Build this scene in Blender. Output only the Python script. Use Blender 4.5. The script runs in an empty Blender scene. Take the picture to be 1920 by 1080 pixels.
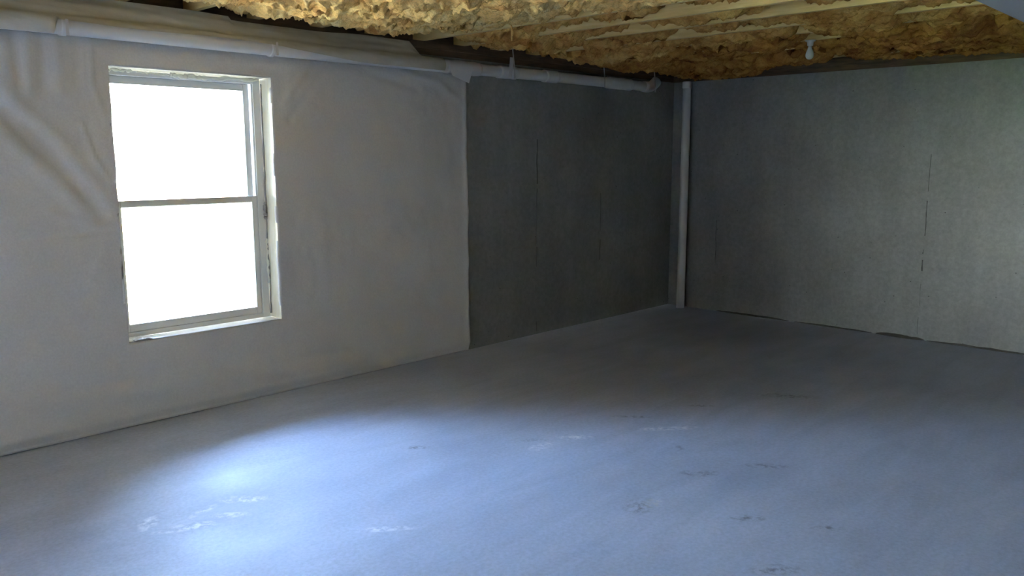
import bpy, math, random
import numpy as np
from mathutils import Matrix, Vector

S = bpy.context.scene
C = S.collection
random.seed(7)
rng = np.random.RandomState(11)

# ------------------------------------------------------------------ camera
EYE = Vector((0.0, 0.0, 1.6))
FPX = 1547.3                      # focal length in pixels of a 1920 wide frame
PITCH, YAW, ROLL = math.radians(9.05), math.radians(46.13), math.radians(-0.05)
cd = bpy.data.cameras.new('camera')
cd.sensor_width = 36.0
cd.lens = 36.0 * FPX / 1920.0
cd.clip_start = 0.02
cam = bpy.data.objects.new('camera', cd)
C.objects.link(cam)
fw = Vector((math.cos(PITCH)*math.sin(YAW), math.cos(PITCH)*math.cos(YAW), -math.sin(PITCH)))
rt = Vector((math.cos(YAW), -math.sin(YAW), 0))
up = rt.cross(fw)
r2 = math.cos(ROLL)*rt + math.sin(ROLL)*up
u2 = -math.sin(ROLL)*rt + math.cos(ROLL)*up
cam.matrix_world = Matrix(((r2.x, u2.x, -fw.x, EYE.x), (r2.y, u2.y, -fw.y, EYE.y),
                           (r2.z, u2.z, -fw.z, EYE.z), (0, 0, 0, 1)))
S.camera = cam

# ------------------------------------------------------------------ light
SKY = 62.0
w = bpy.data.worlds.new('sky')
S.world = w
w.use_nodes = True
nt = w.node_tree
nt.nodes.clear()
tc = nt.nodes.new('ShaderNodeTexCoord')
sp = nt.nodes.new('ShaderNodeSeparateXYZ')
rp = nt.nodes.new('ShaderNodeValToRGB')
bg = nt.nodes.new('ShaderNodeBackground')
ou = nt.nodes.new('ShaderNodeOutputWorld')
nt.links.new(tc.outputs['Generated'], sp.inputs[0])
nt.links.new(sp.outputs['Z'], rp.inputs[0])
rp.color_ramp.elements[0].position = 0.0
rp.color_ramp.elements[0].color = (2.3, 2.4, 2.35, 1)
rp.color_ramp.elements[1].position = 0.75
rp.color_ramp.elements[1].color = (0.42, 0.64, 1.15, 1)
e_ = rp.color_ramp.elements.new(0.20); e_.color = (0.38, 0.56, 0.90, 1)
nt.links.new(rp.outputs[0], bg.inputs[0])
bg.inputs[1].default_value = SKY
nt.links.new(bg.outputs[0], ou.inputs[0])

sd = bpy.data.lights.new('sun', 'SUN')
sd.energy = 4200.0
sd.angle = math.radians(0.6)
sd.color = (1.0, 0.95, 0.86)
sun = bpy.data.objects.new('sun', sd)
C.objects.link(sun)
# high sun from over the house: it lights the lawn outside and never enters the window
sun.rotation_euler = Vector((-0.75, 0.04, -0.66)).to_track_quat('-Z', 'Y').to_euler()

S.view_settings.view_transform = 'Standard'
S.view_settings.look = 'None'
S.view_settings.exposure = 0.2
S.view_settings.gamma = 1.0
S.view_settings.use_curve_mapping = False

# ------------------------------------------------------------------ helpers
class MB:
    def __init__(s): s.v = []; s.f = []
    def quad_grid(s, P):
        """P: array (n, m, 3)"""
        n, m = P.shape[:2]
        b = len(s.v)
        s.v.extend(map(tuple, P.reshape(-1, 3)))
        for i in range(n-1):
            for j in range(m-1):
                a = b+i*m+j
                s.f.append((a, a+1, a+m+1, a+m))
        return b
    def box(s, x0, x1, y0, y1, z0, z1):
        b = len(s.v)
        s.v += [(x0,y0,z0),(x1,y0,z0),(x1,y1,z0),(x0,y1,z0),(x0,y0,z1),(x1,y0,z1),(x1,y1,z1),(x0,y1,z1)]
        s.f += [tuple(b+i for i in q) for q in ((0,3,2,1),(4,5,6,7),(0,1,5,4),(1,2,6,5),(2,3,7,6),(3,0,4,7))]
        return s
    def tube(s, pts, rad, n=20, cap=True):
        pts = [Vector(p) for p in pts]
        if not hasattr(rad, '__len__'): rad = [rad]*len(pts)
        b = len(s.v)
        prev = None
        for i, p in enumerate(pts):
            t = (pts[min(i+1, len(pts)-1)] - pts[max(i-1, 0)]).normalized()
            if prev is None:
                a = Vector((0,0,1)) if abs(t.z) < 0.9 else Vector((0,1,0))
                u = t.cross(a).normalized()
            else:
                u = (prev - t*prev.dot(t)).normalized()
            prev = u
            v = t.cross(u)
            for k in range(n):
                an = 2*math.pi*k/n
                s.v.append(tuple(p + rad[i]*(math.cos(an)*u + math.sin(an)*v)))
        for i in range(len(pts)-1):
            for k in range(n):
                k2 = (k+1) % n
                s.f.append((b+i*n+k, b+i*n+k2, b+(i+1)*n+k2, b+(i+1)*n+k))
        if cap:
            s.f.append(tuple(b+k for k in reversed(range(n))))
            e = b+(len(pts)-1)*n
            s.f.append(tuple(e+k for k in range(n)))
        return s
    def lathe(s, prof, cx, cy, n=24):
        b = len(s.v)
        for r, z in prof:
            for k in range(n):
                a = 2*math.pi*k/n
                s.v.append((cx+r*math.cos(a), cy+r*math.sin(a), z))
        for i in range(len(prof)-1):
            for k in range(n):
                k2 = (k+1) % n
                s.f.append((b+i*n+k, b+i*n+k2, b+(i+1)*n+k2, b+(i+1)*n+k))
        s.f.append(tuple(b+k for k in reversed(range(n))))
        e = b+(len(prof)-1)*n
        s.f.append(tuple(e+k for k in range(n)))
        return s
    def build(s, name, mat, parent=None, smooth=False, bevel=0.0):
        me = bpy.data.meshes.new(name)
        me.from_pydata(s.v, [], s.f)
        me.update()
        if smooth: me.polygons.foreach_set('use_smooth', [True]*len(me.polygons))
        me.materials.append(mat)
        o = bpy.data.objects.new(name, me)
        C.objects.link(o)
        if parent is not None: o.parent = parent
        if bevel:
            m = o.modifiers.new('bevel', 'BEVEL'); m.width = bevel; m.segments = 2; m.limit_method = 'ANGLE'
        return o

def tag(o, label, cat, group=None):
    o['label'] = label; o['category'] = cat
    if group: o['group'] = group
    return o
def struct(o):
    o['kind'] = 'structure'; return o
def empty(name, loc):
    o = bpy.data.objects.new(name, None); o.location = loc; o.empty_display_size = 0.1
    C.objects.link(o); return o
def adopt(o, parent):
    """parent o (built in world coordinates) keeping its place"""
    o.parent = parent
    o.matrix_parent_inverse = Matrix.Translation(-Vector(parent.location))
    return o

# vectorised gradient-ish value noise
_T = rng.rand(64, 64, 64).astype(np.float32)
def vn(x, y, z=0.0):
    x, y, z = np.broadcast_arrays(np.asarray(x, float), np.asarray(y, float), np.asarray(z, float))
    xi, yi, zi = np.floor(x).astype(int), np.floor(y).astype(int), np.floor(z).astype(int)
    fx, fy, fz = x-xi, y-yi, z-zi
    fx, fy, fz = [t*t*t*(t*(t*6-15)+10) for t in (fx, fy, fz)]
    def g(a, b, c): return _T[(xi+a) & 63, (yi+b) & 63, (zi+c) & 63]
    c00 = g(0,0,0)*(1-fx)+g(1,0,0)*fx; c10 = g(0,1,0)*(1-fx)+g(1,1,0)*fx
    c01 = g(0,0,1)*(1-fx)+g(1,0,1)*fx; c11 = g(0,1,1)*(1-fx)+g(1,1,1)*fx
    return ((c00*(1-fy)+c10*fy)*(1-fz) + (c01*(1-fy)+c11*fy)*fz)*2-1
def fbm(x, y, z=0.0, oct=4, gain=0.5):
    s = 0; a = 1; f = 1
    for k in range(oct):
        s = s + a*vn(np.asarray(x)*f+17.3*k, np.asarray(y)*f+5.1*k, np.asarray(z)*f+9.7*k); a *= gain; f *= 2.03
    return s

# ------------------------------------------------------------------ materials
def mat(name, base=(0.5,0.5,0.5), rough=0.6, spec=0.4, metal=0.0):
    m = bpy.data.materials.new(name); m.use_nodes = True
    p = m.node_tree.nodes['Principled BSDF']
    p.inputs['Base Color'].default_value = (*base, 1)
    p.inputs['Roughness'].default_value = rough
    p.inputs['Specular IOR Level'].default_value = spec
    p.inputs['Metallic'].default_value = metal
    return m, m.node_tree, p
def coords(nt, scale=(1,1,1)):
    t = nt.nodes.new('ShaderNodeTexCoord'); mp = nt.nodes.new('ShaderNodeMapping')
    mp.inputs['Scale'].default_value = scale
    nt.links.new(t.outputs['Object'], mp.inputs[0]); return mp.outputs[0]
def noise(nt, vec, scale, detail=6, rough=0.6, dist=0.0):
    n = nt.nodes.new('ShaderNodeTexNoise')
    n.inputs['Scale'].default_value = scale; n.inputs['Detail'].default_value = detail
    n.inputs['Roughness'].default_value = rough; n.inputs['Distortion'].default_value = dist
    nt.links.new(vec, n.inputs['Vector']); return n.outputs[0]
def ramp(nt, fac, stops):
    r = nt.nodes.new('ShaderNodeValToRGB')
    e = r.color_ramp.elements
    while len(e) < len(stops): e.new(0.5)
    for i, (p, c) in enumerate(stops):
        e[i].position = p; e[i].color = (*c, 1) if len(c) == 3 else c
    nt.links.new(fac, r.inputs[0]); return r.outputs[0]
def mix(nt, fac, a, b, mode='MIX'):
    m = nt.nodes.new('ShaderNodeMix'); m.data_type = 'RGBA'; m.blend_type = mode
    for sock, val in ((m.inputs[0], fac), (m.inputs[6], a), (m.inputs[7], b)):
        if isinstance(val, (int, float)): sock.default_value = val
        elif isinstance(val, tuple): sock.default_value = (*val, 1)
        else: nt.links.new(val, sock)
    return m.outputs[2]
def math_(nt, op, a, b=None):
    m = nt.nodes.new('ShaderNodeMath'); m.operation = op
    for i, v in enumerate((a, b)):
        if v is None: continue
        if isinstance(v, (int, float)): m.inputs[i].default_value = v
        else: nt.links.new(v, m.inputs[i])
    return m.outputs[0]
def bump(nt, p, h, strength=0.3, dist=0.01):
    b = nt.nodes.new('ShaderNodeBump')
    b.inputs['Strength'].default_value = strength; b.inputs['Distance'].default_value = dist
    nt.links.new(h, b.inputs['Height']); nt.links.new(b.outputs[0], p.inputs['Normal'])

M_white, nt, p = mat('bounce_white', (0.74,0.73,0.71), 0.8, 0.2)  # white given to unseen walls so they bounce more daylight
# bare poured concrete wall
M_wall, nt, p = mat('poured_concrete', rough=0.85, spec=0.25)
v = coords(nt)
big = ramp(nt, noise(nt, v, 0.9, 5, 0.55), [(0.3, (0.20,0.20,0.19)), (0.55, (0.245,0.25,0.235)), (0.75, (0.285,0.295,0.28))])
vs = coords(nt, (3.0, 3.0, 0.35))
streak = ramp(nt, noise(nt, vs, 1.6, 5, 0.6), [(0.3, (0.92,0.92,0.91)), (0.7, (1.05,1.05,1.05))])
fine = ramp(nt, noise(nt, v, 30, 4, 0.7), [(0.3, (0.85,0.85,0.85)), (0.7, (1.1,1.1,1.1))])
col = mix(nt, 1.0, mix(nt, 1.0, big, streak, 'MULTIPLY'), fine, 'MULTIPLY')
vo = nt.nodes.new('ShaderNodeTexVoronoi'); vo.inputs['Scale'].default_value = 9.0
nt.links.new(v, vo.inputs['Vector'])
holes = ramp(nt, vo.outputs['Distance'], [(0.035, (0.25,0.25,0.25)), (0.06, (1,1,1))])
col = mix(nt, 0.8, col, holes, 'MULTIPLY')
nt.links.new(col, p.inputs['Base Color'])
hh = math_(nt, 'ADD', noise(nt, v, 14, 6, 0.65), math_(nt, 'MULTIPLY', holes, 0.6))
bump(nt, p, hh, 0.35, 0.006)

M_seam, nt, p = mat('form_seam_concrete', (0.085,0.085,0.08), 0.9, 0.2)
M_void, nt, p = mat('honeycombed_concrete', (0.07,0.068,0.062), 0.95, 0.1)
bump(nt, p, noise(nt, coords(nt), 60, 5, 0.7), 0.8, 0.01)

# slab: steel trowelled concrete with blotches, scuffs and plaster smears
M_floor, nt, p = mat('trowelled_slab', rough=0.62, spec=0.35)
v = coords(nt)
c = ramp(nt, noise(nt, v, 0.8, 6, 0.6, 0.4), [(0.3, (0.345,0.385,0.47)), (0.5, (0.395,0.44,0.53)), (0.72, (0.44,0.485,0.575))])
rot = nt.nodes.new('ShaderNodeMapping'); rot.inputs['Rotation'].default_value = (0, 0, math.radians(20))
rot.inputs['Scale'].default_value = (0.9, 4.0, 1); nt.links.new(v, rot.inputs[0])
sw = ramp(nt, noise(nt, rot.outputs[0], 1.1, 4, 0.55, 1.2), [(0.32, (0.93,0.93,0.93)), (0.66, (1.05,1.05,1.05))])
c = mix(nt, 1.0, c, sw, 'MULTIPLY')
sp_ = ramp(nt, noise(nt, v, 55, 3, 0.7), [(0.3, (0.88,0.88,0.88)), (0.7, (1.08,1.08,1.08))])
c = mix(nt, 1.0, c, sp_, 'MULTIPLY')
warp = noise(nt, v, 26, 5, 0.7)
def mark(nt, c, x, y, rx, ry, ang, colour, amount, lo=0.45, hi=0.62):
    mp = nt.nodes.new('ShaderNodeMapping'); mp.vector_type = 'TEXTURE'
    mp.inputs['Location'].default_value = (x, y, 0); mp.inputs['Rotation'].default_value = (0, 0, math.radians(ang))
    mp.inputs['Scale'].default_value = (rx, ry, 1)
    nt.links.new(v, mp.inputs[0])
    g = nt.nodes.new('ShaderNodeTexGradient'); g.gradient_type = 'SPHERICAL'
    nt.links.new(mp.outputs[0], g.inputs[0])
    s = math_(nt, 'MULTIPLY', math_(nt, 'POWER', g.outputs[1], 0.6), ramp(nt, warp, [(lo, (0,0,0)), (hi, (1,1,1))]))
    return mix(nt, math_(nt, 'MULTIPLY', s, amount), c, colour)
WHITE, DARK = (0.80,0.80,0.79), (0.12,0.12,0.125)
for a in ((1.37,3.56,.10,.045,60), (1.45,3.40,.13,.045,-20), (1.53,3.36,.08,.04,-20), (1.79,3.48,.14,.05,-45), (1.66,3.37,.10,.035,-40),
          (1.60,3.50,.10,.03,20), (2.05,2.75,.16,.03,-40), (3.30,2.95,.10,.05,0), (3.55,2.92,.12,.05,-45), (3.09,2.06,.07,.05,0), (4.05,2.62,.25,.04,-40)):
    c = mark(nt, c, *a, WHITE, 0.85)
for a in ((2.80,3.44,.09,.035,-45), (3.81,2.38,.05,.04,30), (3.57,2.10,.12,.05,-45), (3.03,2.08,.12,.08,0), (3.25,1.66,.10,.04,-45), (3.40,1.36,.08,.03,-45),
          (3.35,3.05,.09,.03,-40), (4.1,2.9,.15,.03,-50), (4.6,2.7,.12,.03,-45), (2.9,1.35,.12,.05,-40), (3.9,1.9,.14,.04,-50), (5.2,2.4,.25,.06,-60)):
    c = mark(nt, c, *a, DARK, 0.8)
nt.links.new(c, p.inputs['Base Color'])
rr = ramp(nt, noise(nt, v, 2.2, 4), [(0.3, (0.52,)*3), (0.7, (0.72,)*3)])
nt.links.new(rr, p.inputs['Roughness'])
bump(nt, p, noise(nt, v, 18, 8, 0.7), 0.12, 0.004)

# reinforced white vinyl facing of the wall blanket
M_vinyl, nt, p = mat('white_vinyl_facing', rough=0.5, spec=0.35)
v = coords(nt)
c = ramp(nt, noise(nt, v, 1.3, 5, 0.6), [(0.3, (0.70,0.695,0.68)), (0.7, (0.78,0.78,0.78))])
f2 = ramp(nt, noise(nt, v, 90, 3, 0.7), [(0.3, (0.92,)*3), (0.7, (1.04,)*3)])
nt.links.new(mix(nt, 1.0, c, f2, 'MULTIPLY'), p.inputs['Base Color'])
bump(nt, p, noise(nt, v, 9, 7, 0.65), 0.22, 0.012)

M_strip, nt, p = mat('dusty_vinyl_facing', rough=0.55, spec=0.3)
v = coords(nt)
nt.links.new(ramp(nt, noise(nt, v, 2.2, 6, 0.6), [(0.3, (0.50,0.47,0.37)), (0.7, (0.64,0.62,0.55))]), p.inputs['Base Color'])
bump(nt, p, noise(nt, coords(nt, (1, 3, 3)), 7, 6, 0.65), 0.25, 0.012)
M_tape, nt, p = mat('white_tape', (0.74,0.74,0.75), 0.4, 0.4)
M_pvc, nt, p = mat('white_pvc', (0.74,0.745,0.74), 0.32, 0.5)
nt.links.new(ramp(nt, noise(nt, coords(nt), 7, 4), [(0.3, (0.84,0.85,0.86)), (0.7, (0.90,0.91,0.92))]), p.inputs['Base Color'])
M_strap, nt, p = mat('plastic_hanger_strap', (0.55,0.55,0.54), 0.5, 0.4)

# pine framing lumber
M_wood, nt, p = mat('pine_lumber', rough=0.7, spec=0.25)
v = coords(nt, (14, 1.2, 14))
c = ramp(nt, noise(nt, v, 2.2, 6, 0.6, 0.8), [(0.3, (0.66,0.45,0.16)), (0.55, (0.78,0.56,0.22)), (0.75, (0.84,0.64,0.30))])
nt.links.new(c, p.inputs['Base Color'])
bump(nt, p, noise(nt, v, 8, 5), 0.15, 0.003)
M_plate, nt, p = mat('dark_sill_lumber', rough=0.8, spec=0.2)  # darker brown than the joists
nt.links.new(ramp(nt, noise(nt, coords(nt, (2, 2, 14)), 3, 6), [(0.3, (0.06,0.04,0.025)), (0.7, (0.13,0.085,0.05))]), p.inputs['Base Color'])
M_sub, nt, p = mat('strand_board', rough=0.85, spec=0.2)
nt.links.new(ramp(nt, noise(nt, coords(nt), 25, 3, 0.7), [(0.3, (0.20,0.12,0.055)), (0.7, (0.42,0.28,0.13))]), p.inputs['Base Color'])

# unfaced yellow and brown fibreglass, the darker mixes dimmed for weaker light
def fibre(name, a, b_, c_, d):
    m, nt, p = mat(name, rough=0.95, spec=0.08)
    v = coords(nt)
    base = ramp(nt, noise(nt, v, 4.5, 6, 0.62, 0.7), [(0.30, a), (0.45, b_), (0.58, c_), (0.74, d)])
    fb = ramp(nt, noise(nt, coords(nt, (1, 0.35, 1)), 85, 6, 0.75, 1.6), [(0.28, (0.55,0.5,0.45)), (0.5, (0.95,0.95,0.93)), (0.75, (1.25,1.25,1.2))])
    nt.links.new(mix(nt, 1.0, base, fb, 'MULTIPLY'), p.inputs['Base Color'])
    h = math_(nt, 'ADD', noise(nt, v, 38, 7, 0.72, 1.2), math_(nt, 'MULTIPLY', noise(nt, v, 150, 4, 0.7), 0.4))
    bump(nt, p, h, 0.75, 0.02)
    return m
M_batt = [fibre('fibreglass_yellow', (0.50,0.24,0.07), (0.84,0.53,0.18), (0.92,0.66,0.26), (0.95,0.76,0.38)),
          fibre('fibreglass_amber_dim', (0.32,0.13,0.035), (0.60,0.31,0.085), (0.74,0.44,0.13), (0.84,0.58,0.22)),
          fibre('fibreglass_brown_dim', (0.22,0.08,0.018), (0.43,0.195,0.045), (0.56,0.29,0.07), (0.64,0.38,0.11))]

M_frame, nt, p = mat('white_window_vinyl', (0.86,0.87,0.86), 0.38, 0.45)
M_buck, nt, p = mat('pale_buck_lumber', rough=0.6, spec=0.3)
nt.links.new(ramp(nt, noise(nt, coords(nt, (10,10,1)), 4, 5), [(0.3, (0.86,0.80,0.60)), (0.7, (0.93,0.90,0.78))]), p.inputs['Base Color'])
M_liner, nt, p = mat('white_plastic_film', (0.90,0.90,0.88), 0.4, 0.4)
M_foam, nt, p = mat('cured_spray_foam', (0.88,0.87,0.78), 0.8, 0.2)
bump(nt, p, noise(nt, coords(nt), 40, 4), 0.25, 0.004)
M_dark, nt, p = mat('gap_filler_sealant', (0.34,0.33,0.31), 0.9, 0.1)
M_glass = bpy.data.materials.new('window_glass'); M_glass.use_nodes = True
nt = M_glass.node_tree; nt.nodes.clear()
tr = nt.nodes.new('ShaderNodeBsdfTransparent'); gl = nt.nodes.new('ShaderNodeBsdfGlossy')
tr.inputs[0].default_value = (0.94, 0.96, 0.95, 1); gl.inputs['Roughness'].default_value = 0.02
fr = nt.nodes.new('ShaderNodeFresnel'); fr.inputs[0].default_value = 1.45
ms = nt.nodes.new('ShaderNodeMixShader'); oo = nt.nodes.new('ShaderNodeOutputMaterial')
nt.links.new(fr.outputs[0], ms.inputs[0]); nt.links.new(tr.outputs[0], ms.inputs[1])
nt.links.new(gl.outputs[0], ms.inputs[2]); nt.links.new(ms.outputs[0], oo.inputs[0])
M_steel, nt, p = mat('grey_painted_steel', (0.30,0.32,0.35), 0.55, 0.4)
M_bulb, nt, p = mat('frosted_bulb_glass', (0.82,0.84,0.84), 0.18, 0.5)
M_porc, nt, p = mat('white_socket_plastic', (0.62,0.61,0.56), 0.4, 0.4)
M_ground, nt, p = mat('outdoor_ground', rough=0.9, spec=0.1)  # tan ground rather than grass, made pale as a sun reflector
nt.links.new(ramp(nt, noise(nt, coords(nt), 3, 6), [(0.35, (0.46,0.41,0.27)), (0.5, (0.60,0.49,0.33)), (0.7, (0.68,0.54,0.37))]), p.inputs['Base Color'])

M_lawn, nt, p = mat('darkened_lawn', rough=0.9, spec=0.1)  # grass colour darkened in place of house shade beyond the door
nt.links.new(ramp(nt, noise(nt, coords(nt), 3, 6), [(0.3, (0.06,0.12,0.025)), (0.7, (0.11,0.18,0.045))]), p.inputs['Base Color'])
# ------------------------------------------------------------------ the room
X0, X1 = -3.2, 7.62          # near wall, bare concrete far wall
Y0, Y1 = -1.5, 4.95          # wall behind the camera, window wall
ZC = 2.365                   # top of the poured walls
ZJ = 2.47                    # underside of the joists
ZS = 2.705                   # underside of the subfloor
WX0, WX1, WZ0, WZ1 = 1.862, 2.872, 0.515, 2.105   # window opening
W2X = 4.4                    # the twin window sits this far along the wall, out of the picture

struct(MB().box(-7.9, 70, -70, 70, -0.45, -0.22).build('ground', M_ground))       # unseen ground, coloured pale tan to bounce warm sun onto the ceiling
struct(MB().box(-90, -7.9, -70, 70, -0.45, -0.22).build('outdoor_ground', M_lawn))

m = MB()
xs = np.concatenate([np.linspace(X0-.25, 0, 6), np.linspace(0.2, X1+.25, 60)]); ys = np.linspace(Y0-.25, Y1+.25, 60)
XX, YY = np.meshgrid(xs, ys, indexing='ij')
ZZ = 0.0025*fbm(XX*1.1, YY*1.1, 2.0, 3)
ZZ -= ZZ.max()
m.quad_grid(np.stack([XX, YY, ZZ], -1))
m.f = [tuple(reversed(q)) for q in m.f]
m.box(X0-.25, X1+.25, Y0-.25, Y1+.25, -0.15, -0.02)
m.box(-7.2, X0-.25, -1.25, 1.8, -0.15, -0.003)
floor = struct(m.build('floor', M_floor, smooth=True))

# window wall with its opening
m = MB()
YO = Y1+.19
m.box(X0-.25, WX0-W2X-.02, Y1, YO, 0, ZC); m.box(WX1-W2X+.02, WX0-.02, Y1, YO, 0, ZC); m.box(WX1+.02, X1+.25, Y1, YO, 0, ZC)
for d_ in (0, W2X):
    m.box(WX0-.02-d_, WX1+.02-d_, Y1, YO, 0, WZ0-.02); m.box(WX0-.02-d_, WX1+.02-d_, Y1, YO, WZ1+.02, ZC)
wall_left = struct(m.build('wall_left', M_wall))
wall_right = struct(MB().box(X1, X1+.25, Y0-.25, Y1, 0, ZC).build('wall_right', M_wall))
wall_back = struct(MB().box(X0-.25, X1, Y0-.25, Y0, 0, ZC).build('wall_back', M_white))
# near wall, with an added unseen passage narrowing the daylight from the glazed walk-out door
HY0, HY1, HXE = -1.0, 1.55, -7.2
m = MB()
m.box(X0-.25, X0, Y0, HY0, 0, ZC); m.box(X0-.25, X0, HY1, Y1, 0, ZC)
wall_near = struct(m.build('wall_near', M_white))
wall_added_passage = struct(MB().box(HXE, X0-.25, HY1, HY1+.25, 0, ZS).box(HXE, X0-.25, HY0-.25, HY0, 0, ZS).build('wall_added_passage', M_wall))
wall_light_block = struct(MB().box(X0, .15, HY1, HY1+.11, 0, ZJ).build('wall_light_block', M_white))  # unseen wall added to cut the door's light off the far corner
door = struct(empty('door_1', (HXE+.05, (HY0+HY1)/2, 0)))
dm = MB()
for a in ((HY0, HY0+.06, 0, ZS), (HY1-.06, HY1, 0, ZS), (HY0+.06, HY1-.06, 2.12, ZS), (HY0+.06, HY1-.06, 0, .05), ((HY0+HY1)/2-.05, (HY0+HY1)/2+.05, .05, 2.12)):
    dm.box(HXE, HXE+.1, *a)
DOOR_FRAME = dm

# (door frame and panes are added with the window)
# sill plates and rim boards on top of the poured walls
for par, a in ((wall_left, (X0, X1+.2, Y1+.03, Y1+.17)), (wall_right, (X1+.03, X1+.17, Y0, Y1+.029)), (wall_back, (X0, X1, Y0-.17, Y0-.03)), (wall_near, (X0-.17, X0-.03, Y0, -1.0)), (wall_near, (X0-.17, X0-.03, 1.55, Y1))):
    for k in range(2):
        z0 = ZC+k*(ZJ-ZC)/2
        MB().box(*a, z0+.001, z0+(ZJ-ZC)/2-.001).build('sill_plate', M_plate, par)
MB().box(X0, X1+.2, Y1+.13, Y1+.17, ZJ, ZS).build('rim_board', M_plate, wall_left)
MB().box(X1+.13, X1+.17, Y0, Y1+.13, ZJ, ZS).build('rim_board', M_plate, wall_right)
MB().box(X0, X1+.1, Y0-.17, Y0-.13, ZJ, ZS).build('rim_board', M_plate, wall_back)
for ya_, yb_ in ((Y0, -1.0), (1.55, Y1)):
    MB().box(X0-.17, X0-.13, ya_, yb_, ZJ, ZS).build('rim_board', M_plate, wall_near)

# form seams: broken fins left on the poured concrete
def seam(par, fixed, axis, pos, spans, lean=0.0):
    for z0, z1, wd in spans:
        n = max(4, int((z1-z0)/0.03))
        rows = []
        for z in np.linspace(z0, z1, n):
            j = 0.004*vn(z*9, pos*3.1) + lean*(z-1.2)
            e = wd*(0.6+0.5*abs(vn(z*22, pos*7.7)))
            rows.append([(pos+j-e, 0.0), (pos+j, 0.005), (pos+j+e, 0.0)])
        P = np.zeros((n, 3, 3))
        for i, z in enumerate(np.linspace(z0, z1, n)):
            for k in range(3):
                a, d = rows[i][k]
                P[i, k] = (a, fixed+.001-d, z) if axis == 'x' else (fixed+.001-d, a, z)
        mb = MB(); mb.quad_grid(P)
        mb.build('form_seam', M_seam, par)
seam(wall_left, Y1, 'x', 5.47, [(.62, .80, .009), (.82, 1.32, .004), (1.36, 1.75, .003), (.03, .12, .004)])
seam(wall_left, Y1, 'x', 6.39, [(.60, .80, .007), (.86, 1.25, .0025)])
seam(wall_right, X1, 'y', 2.365, [(.61, .71, .009), (.76, .80, .004), (.92, 1.22, .005), (1.30, 1.62, .003), (.30, .50, .003), (.05, .20, .003)])
seam(wall_right, X1, 'y', 4.39, [(.50, .95, .004)])
seam(wall_right, X1, 'y', .35, [(.1, 1.2, .004)])

# ragged voids where the slab meets the poured wall
def void(y0, y1, h, d):
    n = 40; P = np.zeros((n, 4, 3))
    for i, y in enumerate(np.linspace(y0, y1, n)):
        t = i/(n-1); env = math.sin(math.pi*t)**0.6
        hh_ = h*env*(0.55+0.6*abs(vn(y*9, 3.3))+.25*abs(vn(y*31, 1.3))) + .004
        P[i] = [(X1-d*env-.004, y, 0.001), (X1-d*env*.7-.003, y, hh_*.45), (X1-.006, y, hh_*.9), (X1+.001, y, hh_)]
    mb = MB(); mb.quad_grid(P); mb.f = [tuple(reversed(q)) for q in mb.f]
    mb.build('slab_edge_void', M_void, wall_right, smooth=True)
void(2.30, 2.72, .026, .03); void(3.55, 4.35, .014, .02); void(1.2, 2.28, .014, .012); void(2.75, 3.5, .012, .012)
void(-1.0, 1.15, .012, .012)

# ceiling: subfloor with joists as its parts
ceiling = struct(MB().box(X0-.17, X1+.17, Y0-.17, Y1+.17, ZS, ZS+.03).box(-7.2, X0-.17, -1.25, 1.8, ZS, ZS+.03).build('ceiling', M_sub))
JX = [7.45, 7.05, 6.64, 6.23, 5.85, 5.46, 5.02, 4.61, 4.19, 3.74, 3.28, 2.81, 2.39, 1.96, 1.54]
while JX[-1] > X0+.5: JX.append(JX[-1]-.4064)
for k, x in enumerate(JX):
    j = MB().box(-.019, .019, Y0-.13, Y1+.13, 0, ZS-ZJ).build('joist', M_wood, ceiling)
    j.location = (x+.019, 0, ZJ)

# main girder under the joists
gd = empty('girder', (0, .86, ZJ))
for n_, a in (('bottom_flange', (X0+.01, X1-.01, .72, 1.02, 2.20, 2.216)), ('top_flange', (X0+.01, X1-.01, .72, 1.02, ZJ-.016, ZJ)), ('web', (X0+.01, X1-.01, .862, .878, 2.216, ZJ-.016))):
    adopt(MB().box(*a).build(n_, M_steel), gd)
tag(gd, 'smooth grey steel girder running crosswise under the ceiling joists', 'girder')

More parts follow.
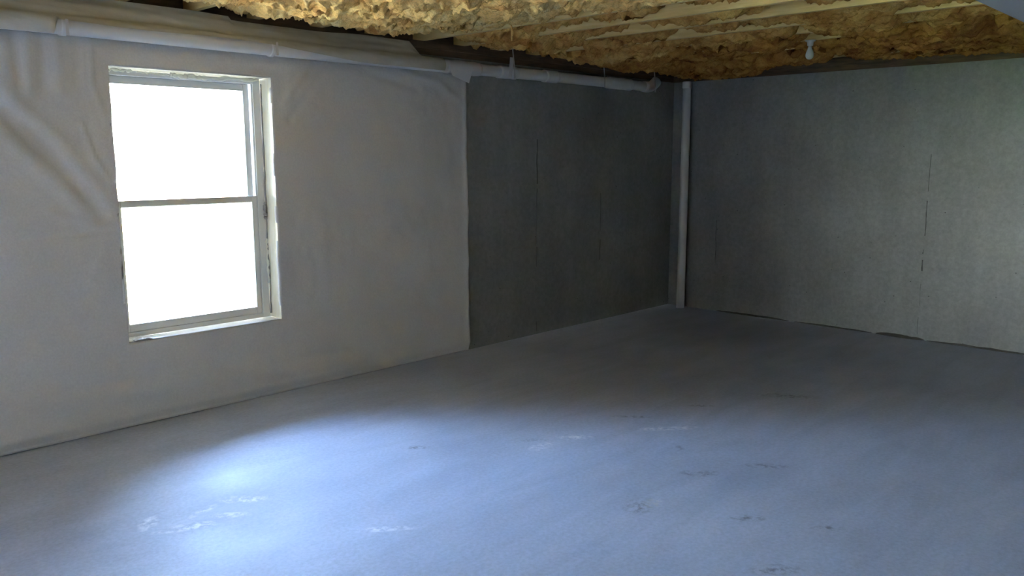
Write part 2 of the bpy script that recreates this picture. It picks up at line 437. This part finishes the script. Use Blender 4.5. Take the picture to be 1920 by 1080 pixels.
# ------------------------------------------------------------------ fibreglass batts between the joists
ORD = ['first','second','third','fourth','fifth','sixth','seventh','eighth','ninth','tenth','eleventh','twelfth','thirteenth','fourteenth','fifteenth','sixteenth']
def batt(xa, xb, ya, yb, sag, label, mt, seed):
    dx = .011
    nu = int((xb-xa+.08)/dx)+1; nv_ = int((yb-ya)/.012)+1
    u = np.linspace(-.04, xb-xa+.04, nu); vv = np.linspace(ya, yb, nv_)
    U, V = np.meshgrid(u, vv, indexing='ij')
    wd = xb-xa; t = np.clip(U/wd, 0, 1)
    W = xa+U
    sg = sag(W, V)                                  # positive = hangs below the joists
    folds = np.abs(fbm(W*7.5+seed, V*4.5, seed*.37, 3))       # creased lobes
    lob = fbm(W*2.6, V*1.9+seed, seed*.7, 2)
    fine = fbm(W*42, V*26, seed*1.3, 2)
    tear = np.clip((fbm(W*3.6+seed*2.1, V*3.1, seed*.21, 2)-.62)*3.0, 0, 1)      # torn pockets
    curl = np.abs(fbm(W*22+seed, V*13, seed*.77, 2))
    Z = ZJ + .045 - sg - .045*lob - .07*(0.5-folds) - .032*(0.4-curl) - .010*fine + .11*tear
    edge = np.minimum(t, 1-t)
    Z += .03*np.exp(-edge/.06)*(sg < .03)
    endd = np.minimum(V-ya, yb-V)
    Z += .09*np.exp(-endd/.05)
    # curl sideways so that lobes overhang
    W2 = W + .022*fbm(W*8, V*8+3, seed*.5, 2) ; V2 = V + .03*fbm(W*7+9, V*7, seed*.9, 2)
    V2 = np.clip(V2, ya, yb)
    inside = Z > ZJ-.008
    W2 = np.where(inside, np.clip(W2, xa+.003, xb-.003), np.clip(W2, xa-.0175, xb+.0175))
    Z = np.clip(Z, ZJ-.13, ZS-.03)
    P = np.stack([W2, V2, Z], -1)
    mb = MB(); mb.quad_grid(P)
    n, mm = P.shape[:2]
    # body above, up to just under the subfloor
    b = len(mb.v)
    ring = [(0, j) for j in range(mm)] + [(i, mm-1) for i in range(1, n)] + [(n-1, j) for j in range(mm-2, -1, -1)] + [(i, 0) for i in range(n-2, 0, -1)]
    for (i, j) in ring:
        x, y, z = P[i, j]
        mb.v.append((min(max(x, xa+.003), xb-.003), y, ZS-.012))
    L = len(ring)
    for k in range(L):
        k2 = (k+1) % L
        a0 = ring[k][0]*mm+ring[k][1]; a1 = ring[k2][0]*mm+ring[k2][1]
        mb.f.append((a1, a0, b+k, b+k2))
    mb.f.append(tuple(b+k for k in range(L)))
    o = mb.build('insulation_batt', mt, smooth=True)
    tag(o, label, 'insulation', 'fibreglass batts between the ceiling joists')
    return o

def sagf(W, V):
    s = .085*np.exp(-((W-3.35)/.75)**2)*np.exp(-((V-3.9)/1.1)**2)
    s += .05*np.exp(-((W-6.5)/.6)**2)*np.exp(-((V-1.9)/.55)**2)
    s += .045*np.clip((W-5.2)/.5, 0, 1)
    s += .02*np.exp(-((W-2.6)/.5)**2)
    s += .05*np.clip((W-4.2)/.5, 0, 1)*np.exp(-((V-4.55)/.55)**2)
    s -= (.08-.05*np.clip((W-4.2)/.5, 0, 1))*np.exp(-((V-5.05)/.30)**2)
    for hx in (5.04, 6.25, 7.07):                # and round the pipe's hanger straps
        s -= .17*np.exp(-((W-hx)/.075)**2-((V-4.83)/.09)**2)
    s -= .09*np.exp(-((W-6.25)/.16)**2-((V-2.86)/.16)**2)          # pushed aside round the bulb
    return s
bays = [(7.488, X1+.12)] + [(JX[k+1]+.038, JX[k]) for k in range(0, 15)]
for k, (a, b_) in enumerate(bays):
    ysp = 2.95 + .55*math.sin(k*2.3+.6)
    mt = M_batt[0 if k >= 9 else (1 if k >= 5 else 2)]  # weaker light away from the window put into the colour
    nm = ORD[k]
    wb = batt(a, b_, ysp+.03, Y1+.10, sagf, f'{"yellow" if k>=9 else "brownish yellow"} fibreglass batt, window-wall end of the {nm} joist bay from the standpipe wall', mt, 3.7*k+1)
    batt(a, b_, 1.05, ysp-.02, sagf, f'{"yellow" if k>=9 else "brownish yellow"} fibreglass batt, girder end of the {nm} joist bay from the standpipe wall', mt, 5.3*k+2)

    if k == 9:                                   # torn wisp dangling from this batt
        MB().tube([(4.10, 3.95, ZJ+.03), (4.105, 3.95, ZJ-.02), (4.11, 3.945, ZJ-.05), (4.10, 3.94, ZJ-.085), (4.097, 3.938, ZJ-.11)],
                  [.006, .006, .010, .007, .003], 8).build('torn_wisp', M_batt[0], wb, smooth=True)

# ------------------------------------------------------------------ window
win = empty('window_1', ((WX0+WX1)/2, 5.08, WZ0)); struct(win)
F0, F1 = 5.055, 5.135       # frame depth
def wpart(name, mb, mt, par=None, **kw):
    o = mb.build(name, mt, **kw)
    adopt(o, win)
    return o
# buck boards lining the opening
for nm, a, mt in (('jamb_board', (WX0-.02, WX0, 4.925, 5.14, WZ0-.02, WZ1+.02), M_buck), ('jamb_board', (WX1, WX1+.02, 4.925, 5.14, WZ0-.02, WZ1+.02), M_buck),
                  ('head_board', (WX0, WX1, 4.925, 5.14, WZ1, WZ1+.02), M_buck), ('sill_board', (WX0, WX1, 4.925, 5.14, WZ0-.02, WZ0), M_liner)):
    wpart(nm, MB().box(*a), mt)
fx0, fx1, fz0, fz1 = WX0+.006, WX1-.008, WZ0+.004, WZ1-.006
m = MB()
m.box(fx0, fx0+.034, F0, F1, fz0, fz1); m.box(fx1-.05, fx1, F0, F1, fz0, fz1)
m.box(fx0+.034, fx1-.05, F0, F1, fz1-.03, fz1); m.box(fx0+.034, fx1-.05, F0, F1, fz0, fz0+.03)
m.box(fx1-.056, fx1-.05, F0+.012, F0+.02, fz0+.03, fz1-.03)      # parting bead in the track
wpart('window_frame', m, M_frame, bevel=.003)
gx0, gx1 = fx0+.034, fx1-.057
def sash(name, y0, y1, z0, z1, sl, sr, bt, tp):
    m = MB()
    m.box(gx0, gx0+sl, y0, y1, z0, z1); m.box(gx1-sr, gx1, y0, y1, z0, z1)
    m.box(gx0+sl, gx1-sr, y0, y1, z0, z0+bt); m.box(gx0+sl, gx1-sr, y0, y1, z1-tp, z1)
    o = wpart(name, m, M_frame, bevel=.003)
    gp = MB().box(gx0+sl-.004, gx1-sr+.004, (y0+y1)/2-.003, (y0+y1)/2+.003, z0+bt-.004, z1-tp+.004).build('pane', M_glass)
    gp.parent = o
    return o
ZM = 1.315
up_s = sash('upper_sash', 5.098, 5.124, ZM-.02, fz1-.03, .022, .042, .04, .045)
lo_s = sash('lower_sash', 5.062, 5.092, fz0+.03, ZM+.028, .028, .034, .046, .040)
adopt(DOOR_FRAME.build('door_frame', M_frame), door)
for a in ((HY0+.06, (HY0+HY1)/2-.05), ((HY0+HY1)/2+.05, HY1-.06)):
    adopt(MB().box(HXE+.045, HXE+.055, *a, .93, 2.12).build('pane', M_glass), door)
    adopt(MB().box(HXE+.03, HXE+.07, *a, .05, .93).build('light_block_panel', M_frame), door)  # solid lower half added to keep ground light off the upper wall
# foam bead round the frame, gap filler in the jamb crack, crumpled film on the sill corner
def bead(name, pts, r, mt, seed):
    n = 60; P = []
    R = []
    for i in range(n):
        t = i/(n-1)*(len(pts)-1); k = min(int(t), len(pts)-2); f = t-k
        q = Vector(pts[k]).lerp(Vector(pts[k+1]), f)
        q.x += .004*float(vn(i*.23, seed)); q.z += .005*float(vn(i*.27, seed+3))
        P.append(q); R.append(max(.0015, r*(0.55+.9*abs(float(vn(i*.31, seed+7))))))
    wpart(name, MB().tube(P, R, 8), mt, smooth=True)
bead('foam_bead', [(WX0+.20, 5.045, WZ1-.012), (WX0+.42, 5.043, WZ1-.016)], .006, M_foam, 1)
bead('foam_bead', [(WX0+.40, 5.04, WZ1-.018), (WX0+.62, 5.04, WZ1-.022), (WX1-.02, 5.045, WZ1-.01)], .013, M_foam, 2)
bead('foam_bead', [(WX0+.01, 5.03, WZ1-.03), (WX0+.06, 5.03, WZ1-.006), (WX0+.18, 5.04, WZ1-.01)], .008, M_foam, 5)
bead('gap_filler', [(WX1-.004, 5.05, WZ1-.03), (WX1-.006, 5.05, 1.3), (WX1-.004, 5.05, WZ0+.03)], .006, M_dark, 3)
bead('gap_filler', [(WX1-.012, 5.048, 1.30), (WX1-.012, 5.046, 1.18)], .010, M_dark, 8)
bead('foam_bead', [(WX1-.014, 5.045, 1.05), (WX1-.014, 5.045, .75)], .007, M_foam, 9)
gx_, gy_ = np.meshgrid(np.linspace(WX0+.008, WX0+.22, 26), np.linspace(4.935, 5.05, 14), indexing='ij')
gz_ = WZ0+.002+.030*np.abs(fbm(gx_*34, gy_*30, 1.5, 2))*np.exp(-((gx_-WX0-.05)/.09)**2)
m = MB(); m.quad_grid(np.stack([gx_, gy_, gz_], -1)); m.f = [tuple(reversed(q)) for q in m.f]
wpart('plastic_film', m, M_liner)

def dup_tree(o, parent=None):
    c_ = o.copy(); C.objects.link(c_)
    if parent is not None: c_.parent = parent
    for ch in o.children: dup_tree(ch, c_)
    return c_
bpy.context.view_layer.update()
win2 = dup_tree(win); win2.name = 'window_2'; win2.location.x -= W2X

# ------------------------------------------------------------------ blanket on the window wall
BX1 = 4.60
xs = np.concatenate([np.linspace(X0+.01, WX0-W2X, 4)[:-1], np.linspace(WX0-W2X, WX1-W2X, 8), np.arange(WX1-W2X+.1, .6, .1), np.arange(.6, WX0-.001, .015), np.linspace(WX0, WX1, 50), np.arange(WX1+.015, BX1-.04, .016), np.linspace(BX1-.036, BX1, 6)])
zs = np.concatenate([np.linspace(.004, WZ0, 38), np.linspace(WZ0, WZ1, 110)[1:], np.linspace(WZ1, 2.285, 14)[1:]])
XX, ZZ = np.meshgrid(xs, zs, indexing='ij')
def crease(pts, width, amp):
    """signed ridge along a polyline in (x, z); amp > 0 comes out into the room"""
    best = np.full(XX.shape, 1e9)
    for (x0, z0), (x1, z1) in zip(pts[:-1], pts[1:]):
        dx, dz = x1-x0, z1-z0; L2 = dx*dx+dz*dz
        t = np.clip(((XX-x0)*dx+(ZZ-z0)*dz)/L2, 0, 1)
        d = np.hypot(XX-x0-t*dx, ZZ-z0-t*dz); best = np.minimum(best, d)
    return amp*np.exp(-(best/width)**2)
D = .026 + .010*fbm(XX*1.4, ZZ*1.3, .5, 3) + .0042*fbm(XX*6, ZZ*5, 4.0, 3)
for a in (([(1.25,1.90),(1.54,1.60),(1.78,1.28)], .045, -.020), ([(1.25,1.78),(1.52,1.50),(1.70,1.27)], .05, .012), ([(1.32,1.96),(1.56,1.70),(1.84,1.30)], .04, .010),
          ([(1.70,1.78),(1.75,1.60),(1.83,1.46)], .010, .012), ([(1.775,2.20),(1.77,2.0),(1.80,1.90),(1.84,1.78)], .012, .012),
          ([(1.45,2.25),(1.45,1.95)], .035, .012), ([(1.60,2.24),(1.60,1.95)], .03, .010), ([(1.34,2.24),(1.36,1.9)], .04, .012), ([(1.53,2.25),(1.53,1.98)], .025, -.010), ([(1.40,2.25),(1.41,1.98)], .02, -.012),
          ([(1.70,2.26),(1.70,2.0)], .025, -.010), ([(1.3,1.16),(1.6,1.17),(1.85,1.19)], .012, -.006), ([(1.5,1.30),(1.7,1.22),(1.85,1.20)], .03, .006),
          ([(2.0,2.13),(2.1,2.20)], .02, .008), ([(2.2,2.13),(2.35,2.21)], .018, .008), ([(2.45,2.13),(2.6,2.2)], .018, .008),
          ([(2.95,1.95),(3.15,2.2)], .03, .008), ([(3.0,1.85),(3.3,2.2)], .03, -.008), ([(3.9,2.24),(4.3,2.16),(4.55,2.02)], .03, .010), ([(3.6,2.2),(4.1,2.1)], .03, -.008),
          ([(1.2,.30),(1.5,.22),(2.0,.20),(2.4,.25)], .05, .010), ([(1.3,.40),(1.6,.30),(1.95,.29)], .04, -.008), ([(2.4,.2),(3.0,.14),(3.6,.12)], .04, .010), ([(3.0,.22),(3.4,.2)], .03, -.006),
          ([(3.2,1.2),(3.25,.6)], .06, .006), ([(4.1,1.9),(4.15,.5)], .10, .008)):
    D += crease(*a)
D *= np.clip(ZZ/.07, .25, 1)                              # pinned down at the slab
dw = np.maximum(np.maximum(WX0-XX, XX-WX1), np.maximum(WZ0-ZZ, ZZ-WZ1))
D = np.where(dw < .12, D*(np.clip(dw, 0, .12)/.12)+.026*(1-np.clip(dw, 0, .12)/.12), D)
rr_ = np.clip((BX1-XX)/.05, 0, 1)
D += .012*np.exp(-((BX1-.02-XX)/.02)**2)
D = np.clip(D, .004, .065)
XW = XX + np.where(XX > BX1-.04, .010*fbm(ZZ*3.0, 0*ZZ, 8.0, 3) - .012*(ZZ > 2.2), 0)
top_pin = np.clip((2.285-ZZ)/.10, 0, 1); D = D*(0.35+.65*top_pin)
nearw = (np.abs(dw) < 1e-6)
XW = XW + np.where(nearw & (ZZ < WZ1) & (ZZ > WZ0), .006*fbm(ZZ*9, XX*3, 1.0, 3), 0)
P = np.stack([XW, Y1-.002-D, ZZ], -1)
n, mm = P.shape[:2]
mb = MB(); mb.v = list(map(tuple, P.reshape(-1, 3)))
hole = lambda i, j: any(xs[i] >= WX0-d_-1e-6 and xs[i+1] <= WX1-d_+1e-6 for d_ in (0, W2X)) and zs[j] >= WZ0-1e-6 and zs[j+1] <= WZ1+1e-6
edges = {}
for i in range(n-1):
    for j in range(mm-1):
        if hole(i, j): continue
        q = (i*mm+j, (i+1)*mm+j, (i+1)*mm+j+1, i*mm+j+1)
        mb.f.append(q)
        for k in range(4):
            e = (q[k], q[(k+1) % 4])
            if (e[1], e[0]) in edges: del edges[(e[1], e[0])]
            else: edges[e] = 1
back = {}
for (a, b_) in edges:                                     # turn the edges back to the concrete
    for k in (a, b_):
        if k not in back:
            x, y, z = mb.v[k]; back[k] = len(mb.v); mb.v.append((x, Y1-.001, z))
    mb.f.append((b_, a, back[a], back[b_]))
bl = mb.build('wall_blanket', M_vinyl, smooth=True)
tag(bl, 'wrinkled white vinyl insulation blanket covering the wall around the window', 'insulation')

# ------------------------------------------------------------------ pipe along the top of the window wall
PY, PZ, PR = 4.868, 2.283, .046
pipe = empty('drain_pipe', (4.4, PY, PZ))
tag(pipe, 'long white plastic drain pipe strapped along the top of the window wall', 'pipe')
def ppart(name, mb, mt, **kw): return adopt(mb.build(name, mt, **kw), pipe)
ppart('pipe_run', MB().tube([(x, PY, PZ+.004*math.sin(x*1.3)) for x in np.linspace(X0+.02, 7.02, 60)], PR, 24), M_pvc, smooth=True)
ppart('elbow', MB().tube([(6.94, PY, PZ-.001), (6.99, PY, PZ-.001), (7.03, PY, PZ+.001), (7.07, PY, PZ+.008), (7.105, PY, PZ+.022), (7.14, PY, PZ+.044), (7.165, PY, PZ+.062)], [.053,.054,.053,.052,.052,.053,.053], 24), M_pvc, smooth=True)
def collar(x0, x1, r, name='coupling', mt=None, rough=0.0):
    n = max(4, int((x1-x0)/.02)); pts = []; R = []
    for i in range(n):
        x = x0+(x1-x0)*i/(n-1)
        pts.append((x, PY, PZ+.004*math.sin(x*1.3))); R.append(r+rough*float(vn(x*21, 4.4)))
    return ppart(name, MB().tube(pts, R, 24), mt or M_pvc, smooth=True)
collar(4.90, 5.10, .053); collar(5.46, 5.62, .053); collar(6.36, 6.72, .055); collar(1.605, 1.635, .052); collar(2.835, 2.862, .052)
collar(4.33, 4.68, .0535, 'tape_wrap', M_tape, .004)
# strap tail sticking up, and thin hangers up to the joists
def strap(x, z1, wd, lean=0.0, mt=None, name='hanger_strap', off=.056):
    rows = []
    for t in np.linspace(0, 1, 8):
        z = PZ-.052+(z1-PZ+.052)*t
        y = PY-off + (.03*max(0, t-.3) if off < .07 else 0)
        rows.append([(x-wd+lean*t, y, z), (x+wd+lean*t, y, z)])
    a = np.array(rows); b2 = a.copy(); b2[:, :, 1] += .003
    mb = MB(); mb.quad_grid(a); mb.quad_grid(b2[:, ::-1])
    ppart(name, mb, mt or M_strap)
strap(4.98, PZ+.12, .020, .05, M_tape, 'strap_tail')
strap(5.04, ZJ-.002, .006); strap(6.25, ZJ-.002, .006); strap(7.07, ZJ-.002, .007); strap(2.85, PZ+.03, .007, 0, M_tape, off=.080); strap(1.62, PZ+.03, .007, 0, M_tape, off=.080)
# tape tab hanging down over the blanket's corner
rows = []
for t in np.linspace(0, 1, 8):
    rows.append([(4.33+.05*t, PY-.050+.02*t, PZ-.02-.05*t), (4.565-.01*t, PY-.050+.025*t, PZ-.03-.085*t)])
mb = MB(); mb.quad_grid(np.array(rows)); a = np.array(rows); a[:, :, 1] += .002; mb.quad_grid(a[:, ::-1])
ppart('tape_tab', mb, M_tape)

# ------------------------------------------------------------------ header strip over pipe and sill
HX1 = 4.30
xs = np.concatenate([np.arange(X0+.02, .9, .1), np.arange(.9, HX1, .018)])
n = len(xs); K = 26
P = np.zeros((n, K, 3))
for i, x in enumerate(xs):
    cov = 2.45                                         # wrap angle over the pipe, from straight up, towards the room
    if 1.58 < x < 2.84: cov = 1.22 + .08*math.sin(x*7)
    elif x >= 2.84: cov = 1.3 + min(.9, (x-2.84)*1.3)
    top = ZJ - .012 + .012*float(vn(x*2.2, 1.7))
    if x > 2.6: top -= .02
    if x > 4.02: top = max(PZ+.062, ZJ-.03-(x-4.02)*1.0)
    r = PR+.016+.002*float(vn(x*6, 9.1))
    zc = PZ+.004*math.sin(x*1.3)
    nb = 12
    for k in range(nb):                                # flat upper band
        t = k/(nb-1); z = top+(zc+r*math.cos(.30)-top)*t
        bul = .016*math.sin(math.pi*t) + .010*float(fbm(x*1.3, t*2.2, 5.0, 3)) + .006*float(fbm(x*6, t*3, 2.0, 2))
        y = Y1-.03 + (PY-r*math.sin(.30)-(Y1-.03))*t**1.6 - bul*(1-t**4)
        P[i, k] = (x + (.012*float(vn(t*5, 2.2)) if i == n-1 else 0), y, z)
    for k in range(nb, K):
        a = .30+(cov-.30)*(k-nb+1)/(K-nb)
        rr_ = r + .0025*float(fbm(x*7, a*2, 3.0, 2))
        P[i, k] = (x, PY-rr_*math.sin(a), zc+rr_*math.cos(a))
mb = MB(); mb.quad_grid(P)
Q = P.copy()
Q[:, :, 1] += .002
b0 = mb.quad_grid(Q[:, ::-1])
hs = mb.build('header_blanket', M_strip, smooth=True)
tag(hs, 'creased white vinyl blanket strip tucked over the pipe below the ceiling joists', 'insulation')

# ------------------------------------------------------------------ standpipe in the far corner
px, py = 7.528, 4.735
sp_o = empty('standpipe', (px, py, 0))
tag(sp_o, 'vertical white plastic standpipe in the dark concrete corner', 'pipe')
adopt(MB().tube([(px, py, z) for z in np.linspace(-.002, 2.32, 12)], .043, 24).build('pipe_run', M_pvc, smooth=True), sp_o)
adopt(MB().lathe([(.0435, 2.29), (.048, 2.295), (.0485, 2.35), (.045, 2.358)], px, py).build('coupling', M_pvc, smooth=True), sp_o)

# ------------------------------------------------------------------ bare bulb under a joist
bx, by = 6.249, 2.86
lb = empty('light_bulb', (bx, by, ZJ))
tag(lb, 'unlit frosted bulb in a white socket under a ceiling joist', 'light bulb')
adopt(MB().lathe([(.040, ZJ), (.040, ZJ-.006), (.024, ZJ-.012), (.022, ZJ-.038), (.019, ZJ-.042)], bx, by).build('socket', M_porc, smooth=True), lb)
prof = [(.0135, -.040), (.0145, -.052), (.0185, -.066), (.0245, -.080), (.0292, -.095), (.0310, -.108), (.0295, -.121), (.0245, -.131), (.0165, -.138), (.007, -.1415), (.001, -.142)]
adopt(MB().lathe([(r, ZJ+z) for r, z in prof], bx, by).build('bulb', M_bulb, smooth=True), lb)
